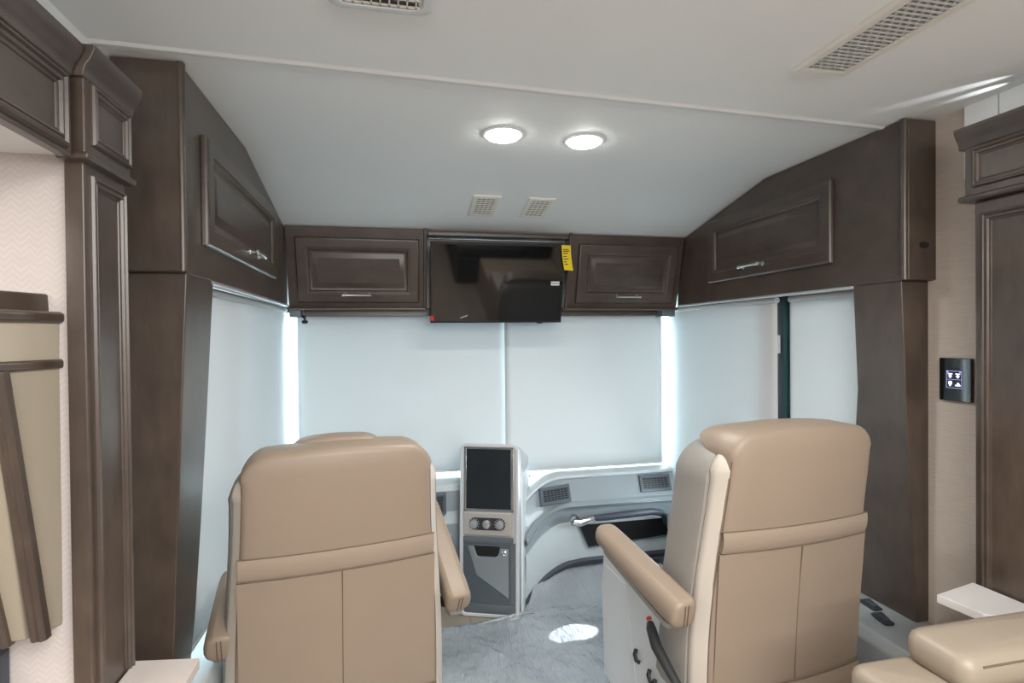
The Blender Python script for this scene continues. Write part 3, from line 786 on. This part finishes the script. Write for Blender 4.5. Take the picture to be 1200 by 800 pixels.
# lean back: face offset grows with height
def ly(z): return .05*(z/ht)
m = MB()
prof = []
for z, w0, w1 in ((0, -.010, CW+.022), (.25, -.012, CW+.024), (.50, -.012, CW+.026), (ht-.035, -.016, CW+.030), (ht-.022, -.012, CW+.026), (ht-.014, -.004, CW+.018)):
    prof.append([V((p.x, p.y, z-(.35*(p.y-ly(z)) if z > .6 else 0))) for p in rrect((w0+w1)/2, ly(z)+CD/2, (w1-w0)/2, CD/2-(.0 if z < ht-.01 else .008), .020, 0, 4)])
put('housing', m.loft(prof), SILV, smooth=True, **CP)
put('side_skin', MB().loft([[V((CW+.0265, ly(z)+.022, z)), V((CW+.033, ly(z)+.03, z)), V((CW+.033, CD-.02+ly(z), z)), V((CW+.0265, CD-.01+ly(z), z))] for z in (0.0, .25, .5, ht-.16)]), PLASTW, smooth=False, **CP)
def face(x0, x1, z0, z1, d0, d1):
    """box lying on the leaning face"""
    pts = [V((x0, ly(z0)-d1, z0)), V((x1, ly(z0)-d1, z0)), V((x1, ly(z0)-d0, z0)), V((x0, ly(z0)-d0, z0))]
    pt2 = [V((x0, ly(z1)-d1, z1)), V((x1, ly(z1)-d1, z1)), V((x1, ly(z1)-d0, z1)), V((x0, ly(z1)-d0, z1))]
    return MB().loft([pts, pt2])
z_scr0, z_scr1 = .515, .812
# inner dark-chrome surround
def ringface(x0, x1, z0, z1, w, d0, d1):
    m = face(x0, x1, z0, z0+w, d0, d1)
    for q in ((x0, x1, z1-w, z1), (x0, x0+w, z0, z1), (x1-w, x1, z0, z1)):
        f = face(*q, d0, d1); me = bpy.data.meshes.new('tmp'); f.bm.to_mesh(me); m.bm.from_mesh(me); bpy.data.meshes.remove(me)
    return m
rf = []
for ins, d in ((0, -.006), (0, .008), (.003, .011), (.014, .011), (.017, .008), (.018, 0)):
    rf.append([V((p.x, ly(p.y)-d, p.y)) for p in rrect((CW+.007)/2, (z_scr1+.022+.002)/2, (CW+.033)/2-ins, (z_scr1+.020)/2-ins, .030-ins*.8, 0, 6)])
put('outer_frame', MB().loft(rf, cap=False), SILV2, smooth=True, **CP)
put('screen_bezel', ringface(.006, CW-.006, z_scr0-.008, z_scr1+.012, .014, 0, .012), CHROME, bevel=.003, **CP)
put('screen', face(.018, CW-.020, z_scr0, z_scr1, 0, .006), SCREEN, **CP)
cp = put('climate_panel', face(.006, CW-.014, .392, .506, 0, .014), plain('champagne_plastic', (.50, .47, .44), .35, metal=.35), bevel=.007, **CP)
dk = MB(); zc, yc = .450, ly(.45)-.0145
stad = []
for a0, cx in ((-90, CW-.072), (90, .062)):
    for k in range(9):
        a = math.radians(a0+180*k/8); stad.append(V((cx+.027*math.cos(a), yc, zc+.030*math.sin(a))))
dk.prism(stad, (0, -.002, 0))
put('dial_plate', dk, DARK, cp, local=True)
for i, x in enumerate((.060, .124, .188)):
    k = put('dial', MB().disc((x, yc-.002, zc), (0, -1, 0), [(.021, 0), (.020, .010), (.017, .018), (.010, .020), (.002, .0205)], 22), plain('dial_grey', (.36, .38, .40), .35, metal=.4), cp, smooth=True, local=True)
    k2 = MB()
    for q in range(12):
        a = 2*math.pi*q/12
        if i == 1 and math.cos(a) < .2: continue
        k2.box((x+.0255*math.cos(a)-.0016, yc-.0032, zc+.0255*math.sin(a)-.0016), (x+.0255*math.cos(a)+.0016, yc-.002, zc+.0255*math.sin(a)+.0016))
    put('dial_marks', k2, RED if i == 1 else WHITE, k, local=True)
put('mid_bar', face(.004, CW-.006, .358, .384, 0, .012), GUN, bevel=.004, **CP)
put('lower_surround', face(-.002, CW+.002, .0, .358, -.01, .004), GUN, bevel=.002, **CP)
dr = put('drawer_front', face(.008, CW-.022, .070, .348, 0, .012), plain('drawer_gunmetal', (.10, .125, .14), .36, metal=.35), bevel=.004, **CP)
# raised plate with the notch, polygon on the face
pz = [(.030, .342), (.060, .342), (.075, .300), (.088, .292), (.170, .292), (.182, .305), (.190, .335), (.232, .335), (.232, .100), (.072, .205)]
put('drawer_plate', MB().loft([[V((x, ly(z)-.012, z)) for x, z in pz], [V((x, ly(z)-.018, z)) for x, z in pz]]), plain('plate_gunmetal', (.30, .34, .36), .3, metal=.5), dr, bevel=.003, local=True)
put('drawer_recess', face(.060, .188, .296, .344, .0, .013), BLACK, dr, local=True)
put('drawer_latch', MB().disc((.212, ly(.315)-.017, .315), (0, -1, 0), [(.013, 0), (.013, .006), (.009, .008), (.006, .005), (.002, .005)], 18), CHROME, dr, smooth=True, local=True)
put('toe_kick', face(-.002, CW+.002, 0, .060, .0, .008), GUN, bevel=.003, **CP)

# ------------------------------------------------------------------ dashboard
def dz(x, z, x0=.63):
    """sweep the contour down toward the console end"""
    s = max(0, min(1, (x-x0)/.26)); k = (1-s)**2
    return z*(1-.28*k) if z < .64 else z-.10*k
def dy(x, y, x0=.63):
    s = max(0, min(1, (x-x0)/.30)); return y-.13*(1-s)**2
dash = thing('dashboard', 'grey passenger dashboard with vents, grab handle and dark cubby right of the console', 'dashboard', (1.1, 2.9, FL))
XS = [.645+.905*i/40 for i in range(41)]
def dsurf(levels, mat, name, parent, **k):
    rows = [[V((x, dy(x, y), dz(x, z))) for x in XS] for y, z in levels]
    return put(name, MB().loft(rows, closed=False), mat, parent, smooth=True, **k)
dsurf([(3.05, .675), (2.925, .690), (2.86, .692), (2.835, .684), (2.83, .672), (2.842, .664)], DASHL, 'top_pad', dash)
dsurf([(2.842, .664), (2.835, .655), (2.800, .560), (2.790, .552)], DASH, 'vent_fascia', dash)
dsurf([(2.790, .552), (2.765, .546), (2.752, .538), (2.756, .530), (2.785, .520), (2.800, .500), (2.805, .470), (2.800, .440)], DASH, 'knee_recess', dash)
dsurf([(2.800, .442), (2.792, .437), (2.790, .425), (2.795, .30), (2.80, .235), (2.82, .225)], DASHL, 'lower_panel', dash)
put('edge_line', MB().tube([V((x, dy(x, 2.7505)-.001, dz(x, .536))) for x in XS], .004, 8), GUN, dash, smooth=True)
# dark base trim arcs down to the floor by the console
def base(x):
    s = max(0, min(1, (x-.63)/.42)); return .23-.15*(1-s)**2.2
rows = []
for off, up in ((2.82, .016), (2.798, .014), (2.788, 0), (2.792, -.022), (2.82, -.03)):
    rows.append([V((x, dy(x, off), base(x)+up)) for x in XS])
put('base_trim', MB().loft(rows, closed=False), NAVY, dash, smooth=True)
rows = [[V((x, dy(x, 2.80), z)) for x, z in [(x, max(FL, min(dz(x, .30), dz(x, .30)))) for x in XS]], [V((x, dy(x, 2.805), base(x)+.01)) for x in XS]]
put('kick_panel', MB().loft(rows, closed=False), DASHL, dash, smooth=True)
# vents
def vent(x0, x1, z0, z1, y0, y1, parent, skew=0):
    """louvred outlet on the sloped fascia between (y0,z0) and (y1,z1)"""
    u = V((x1-x0, skew, 0)); W = u.length; u.normalize(); v = V((0, y1-y0, z1-z0)); Hh = v.length; v.normalize(); n = u.cross(v); n = -n if n.y > 0 else n
    o = V((x0, y0, z0))+n*.002
    f = put('air_vent', MB().panel(o, u, v, n, W, Hh, [(0, .008), (.003, .011), (.014, .011), (.016, .004)], back=-.01), plain('vent_bezel', (.085, .11, .135), .4), parent, bevel=.001, seg=1)
    put('vent_cavity', MB().panel(o+u*.014+v*.014, u, v, n, W-.028, Hh-.028, [(0, .0045)]), BLACK, f)
    g = MB(); M = Matrix(((u.x, v.x, n.x, o.x), (u.y, v.y, n.y, o.y), (u.z, v.z, n.z, o.z), (0, 0, 0, 1)))
    for k in range(6):
        y = .017+k*(Hh-.034)/5; g.box((.014, y-.0016, .004), (W-.014, y+.0016, .009), M)
    for k in range(8):
        x = .018+k*(W-.036)/7; g.box((x-.0016, .014, .004), (x+.0016, Hh-.014, .0075), M)
    put('vent_louvres', g, plain('louvre', (.07, .09, .105), .45), f)
vent(.745, .925, .555, .638, 2.745, 2.785, dash, .05)
vent(1.335, 1.520, .572, .658, 2.803, 2.834, dash)
# cubby: flat black plate, the shade of the hollow put into its colour
cub = put('cubby_shade_plate', MB().prism([(.965, 2.787, .425), (1.49, 2.787, .425), (1.49, 2.787, .325), (1.02, 2.787, .300)], (0, .006, 0)), BLACK, dash)
put('cubby_lip', MB().tube([(.965, 2.786, .425), (1.02, 2.786, .300), (1.49, 2.786, .325)], .004, 8), GUN, cub, smooth=True)
# grab handle
gh = put('grab_handle', MB().tube([(1.02, 2.728, .478), (1.10, 2.722, .480), (1.25, 2.722, .486), (1.36, 2.725, .488), (1.42, 2.732, .474), (1.455, 2.745, .445), (1.47, 2.775, .40)], [.016, .018, .019, .019, .018, .016, .014], 12), NAVY, dash, smooth=True)
put('handle_bracket', MB().disc((.925, 2.757, .470), (0, -1, 0), [(.030, 0), (.030, .02), (.026, .028), (.014, .030), (.012, .024), (.002, .024)], 22).tube([(.925, 2.745, .462), (.96, 2.735, .458), (1.00, 2.728, .470), (1.03, 2.727, .478)], [.020, .022, .020, .019], 12), CHROME, gh, smooth=True)

# driver side dash, mostly hidden behind the driver seat
dl = thing('dashboard', 'pale driver dashboard with upright vent glimpsed between driver seat and console', 'dashboard', (-.1, 2.9, FL))
XS2 = [-.50+.84*i/24 for i in range(25)]
rows = [[V((x, y+(.0 if x < .15 else 0), z)) for x in XS2] for y, z in ((3.05, .69), (2.84, .70), (2.79, .69), (2.785, .66))]
put('top_pad', MB().loft(rows, closed=False), DASHL, dl, smooth=True)
rows = [[V((x, y, z)) for x in XS2] for y, z in ((2.785, .66), (2.80, .55), (2.76, .50), (2.78, .40), (2.82, .20), (2.86, FL+.002))]
put('instrument_fascia', MB().loft(rows, closed=False), DASH, dl, smooth=True)
vent(.135, .255, .545, .655, 2.790, 2.780, dl)
put('knee_pad', MB().prism([(.10, 2.765, .20), (.10, 2.755, .46), (.23, 2.755, .48), (.285, 2.755, .44), (.27, 2.765, .20)], (0, .02, 0)), plain('knee_grey', (.33, .37, .39), .4), dl, bevel=.01, seg=3)

# entry step: pale low box by the passenger footwell
tag(put('step_box', MB().box((1.12, 2.35, FL), (1.42, 2.74, .20)), PLASTW, bevel=.01), 'pale low step box in the passenger footwell under the dashboard', 'step')

# ------------------------------------------------------------------ floor film
def film(x, y):
    p = V((x*3.0+y*1.3, y*1.6-x*.6, .3))
    a = .5+.6*noise.noise(p*2.6) + .35*noise.noise(p*6.1+V((3, 1, 0)))
    return .014*a + .004*noise.noise(p*14)
m = MB(); rows = []
NX, NY = 110, 150
for j in range(NY+1):
    row = []
    for i in range(NX+1):
        s = i/NX; y = .9+1.92*j/NY
        xl = .10 + ((.50+max(0, y-2.57)*.45) if y > 2.54 else 0)*min(1, max(0, (y-2.54)/.03)) + .012*noise.noise(V((y*9, 0, 0)))
        x = xl+(.872+.26*max(0, min(1, (y-1.95)/.12))-xl)*s
        yy = y + .015*noise.noise(V((x*8, j*.02, 5)))
        z = FL+.006+film(x, yy)
        if yy > 2.62: z += (yy-2.62)*.55
        edge = min(s*20, 1); z = FL+.003+(z-FL-.003)*max(.2, edge)
        if .5 < x < .66 and 2.5 < yy < 2.66: z += .020*abs(noise.noise(V((x*22, yy*22, 1))))
        row.append(V((x, yy, z)))
    rows.append(row)
tag(put('protective_film', m.loft(rows, closed=False), FILM, smooth=True), 'crinkled glossy protective plastic film covering the cab floor between the seats', 'film')

# ------------------------------------------------------------------ sofa
def cushion(x0, x1, y0, y1, z0, z1, r, bulge=.008):
    rings = []
    cx, cy, hx, hy = (x0+x1)/2, (y0+y1)/2, (x1-x0)/2, (y1-y0)/2
    for z, ins in ((z0, r*.6), (z0+r*.3, r*.2), (z0+r, 0), (z1-r, 0), (z1-r*.5, r*.14), (z1-r*.15, r*.5), (z1, r)):
        rings.append([V((p.x, p.y, z)) for p in rrect(cx, cy, hx-ins, hy-ins, max(.004, r*1.2-ins*.6), 0, 5)])
    for k in (.6, .2): rings.append([V((cx+(p.x-cx)*k, cy+(p.y-cy)*k, z1+bulge*(1-k*k))) for p in rrect(cx, cy, hx-r, hy-r, r*.6, 0, 5)])
    return MB().loft(rings)
so = thing('sofa', 'taupe leather sofa with padded arm at the lower corner behind the passenger seat', 'sofa', (1.4, .6, FL))
put('seat_cushion', cushion(.945, 1.85, .15, .992, .50, .742, .024), SOFA, so, smooth=True)
put('armrest', cushion(1.075, 2.0, .835, .978, .740, .812, .026), SOFA, so, smooth=True)
put('arm_seam', MB().tube([(1.115, .8365, .795), (1.3, .8365, .795), (1.9, .8365, .795)], .002, 6), SEAM, so, smooth=True)
put('sofa_base', bx((1.0, -.8, FL), (1.9, .96, .50)), SOFA, so, bevel=.02)
put('backrest', cushion(1.85, 2.1, -.8, .83, .50, 1.05, .06), SOFA, so, smooth=True)
# rear room furniture mirrored by the television screen
ds = thing('sofa', 'dark sofa at the back of the room seen only mirrored in the television', 'sofa', (1.5, -1.8, FL))
put('sofa_base', bx((.75, -2.6, FL), (1.9, -1.0, .42)), DSOFA, ds, bevel=.03)
put('seat_cushion', cushion(.75, 1.6, -2.6, -1.82, .42, .58, .05), DSOFA, ds, smooth=True)
put('seat_cushion', cushion(.75, 1.6, -1.78, -1.0, .42, .58, .05), DSOFA, ds, smooth=True)
put('backrest', cushion(1.6, 1.95, -2.6, -1.0, .42, .95, .07), DSOFA, ds, smooth=True)

# ------------------------------------------------------------------ light
def area(loc, rot, size, e, col, sy=None):
    l = bpy.data.lights.new('area', 'AREA'); l.energy = e; l.size = size; l.color = col
    if sy: l.shape = 'RECTANGLE'; l.size_y = sy
    o = bpy.data.objects.new('area_light', l); COL.objects.link(o); o.location = loc; o.rotation_euler = rot
    return o
area((.5, -.4, CZ-.03), (0, 0, 0), 1.0, 48, (1, .955, .90), 1.2)
area((.5, -2.2, CZ-.03), (0, 0, 0), 1.2, 30, (1, .94, .87), 1.6)
area((-1.1, .5, 1.74), (0, 0, 0), .5, 6, (1, .90, .78), .8)
# daylight through the entry door low on the passenger side
area((1.56, 2.30, .62), (0, math.radians(62), 0), .25, 4, (.86, .94, 1), .5)
sl_ = bpy.data.lights.new('door_glint', 'SPOT'); sl_.energy = 170; sl_.spot_size = math.radians(8.5); sl_.spot_blend = .25; sl_.shadow_soft_size = .005; sl_.color = (.92, .97, 1)
so_ = bpy.data.objects.new('door_glint', sl_); COL.objects.link(so_); so_.location = (1.57, 2.42, .62)
so_.rotation_euler = (V((.80, 2.36, .09))-V((1.57, 2.42, .62))).to_track_quat('-Z', 'Y').to_euler()
# unseen fill light added behind the camera to brighten the ceiling
area((.5, -1.6, 1.75), (math.radians(118), 0, 0), 1.8, 30, (1, .98, .96), .3)
# two added unseen accent spots standing in for reflected light on the ceiling
def streak(p, q, e, cone):
    l = bpy.data.lights.new('streak_spot', 'SPOT'); l.energy = e; l.spot_size = math.radians(cone); l.spot_blend = .9; l.shadow_soft_size = .004; l.color = (.93, .97, 1)
    o = bpy.data.objects.new('streak_spot', l); COL.objects.link(o); o.location = p
    o.rotation_euler = (V(q)-V(p)).to_track_quat('-Z', 'Y').to_euler()
streak((1.650, .99, 2.075), (1.53, 1.20, 2.112), 6, 12)
streak((1.650, 1.05, 2.070), (1.60, 1.20, 2.112), 4, 14)
wd = bpy.data.worlds.new('daylight'); sc.world = wd; wd.use_nodes = True
bg = wd.node_tree.nodes['Background']; bg.inputs['Color'].default_value = (.77, .915, 1, 1); bg.inputs['Strength'].default_value = 6.8

# ------------------------------------------------------------------ camera
cam = bpy.data.cameras.new('camera'); co = bpy.data.objects.new('camera', cam); COL.objects.link(co)
cam.sensor_width = 36; cam.lens = 640/1200*36; cam.clip_start = .02
yaw, pitch, roll = .2150, -.011, -.010
cy, sy, cp_, sp_ = math.cos(yaw), math.sin(yaw), math.cos(pitch), math.sin(pitch)
r = V((cy, -sy, 0)); f = V((sy*cp_, cy*cp_, sp_)); u = r.cross(f)
r2 = r*math.cos(roll)+u*math.sin(roll); u2 = -r*math.sin(roll)+u*math.cos(roll)
M = Matrix((( r2.x, u2.x, -f.x, 0), (r2.y, u2.y, -f.y, 0), (r2.z, u2.z, -f.z, EYE), (0, 0, 0, 1)))
co.matrix_world = M
sc.camera = co
sc.view_settings.view_transform = 'Standard'
sc.view_settings.look = 'None'
sc.view_settings.exposure = .32
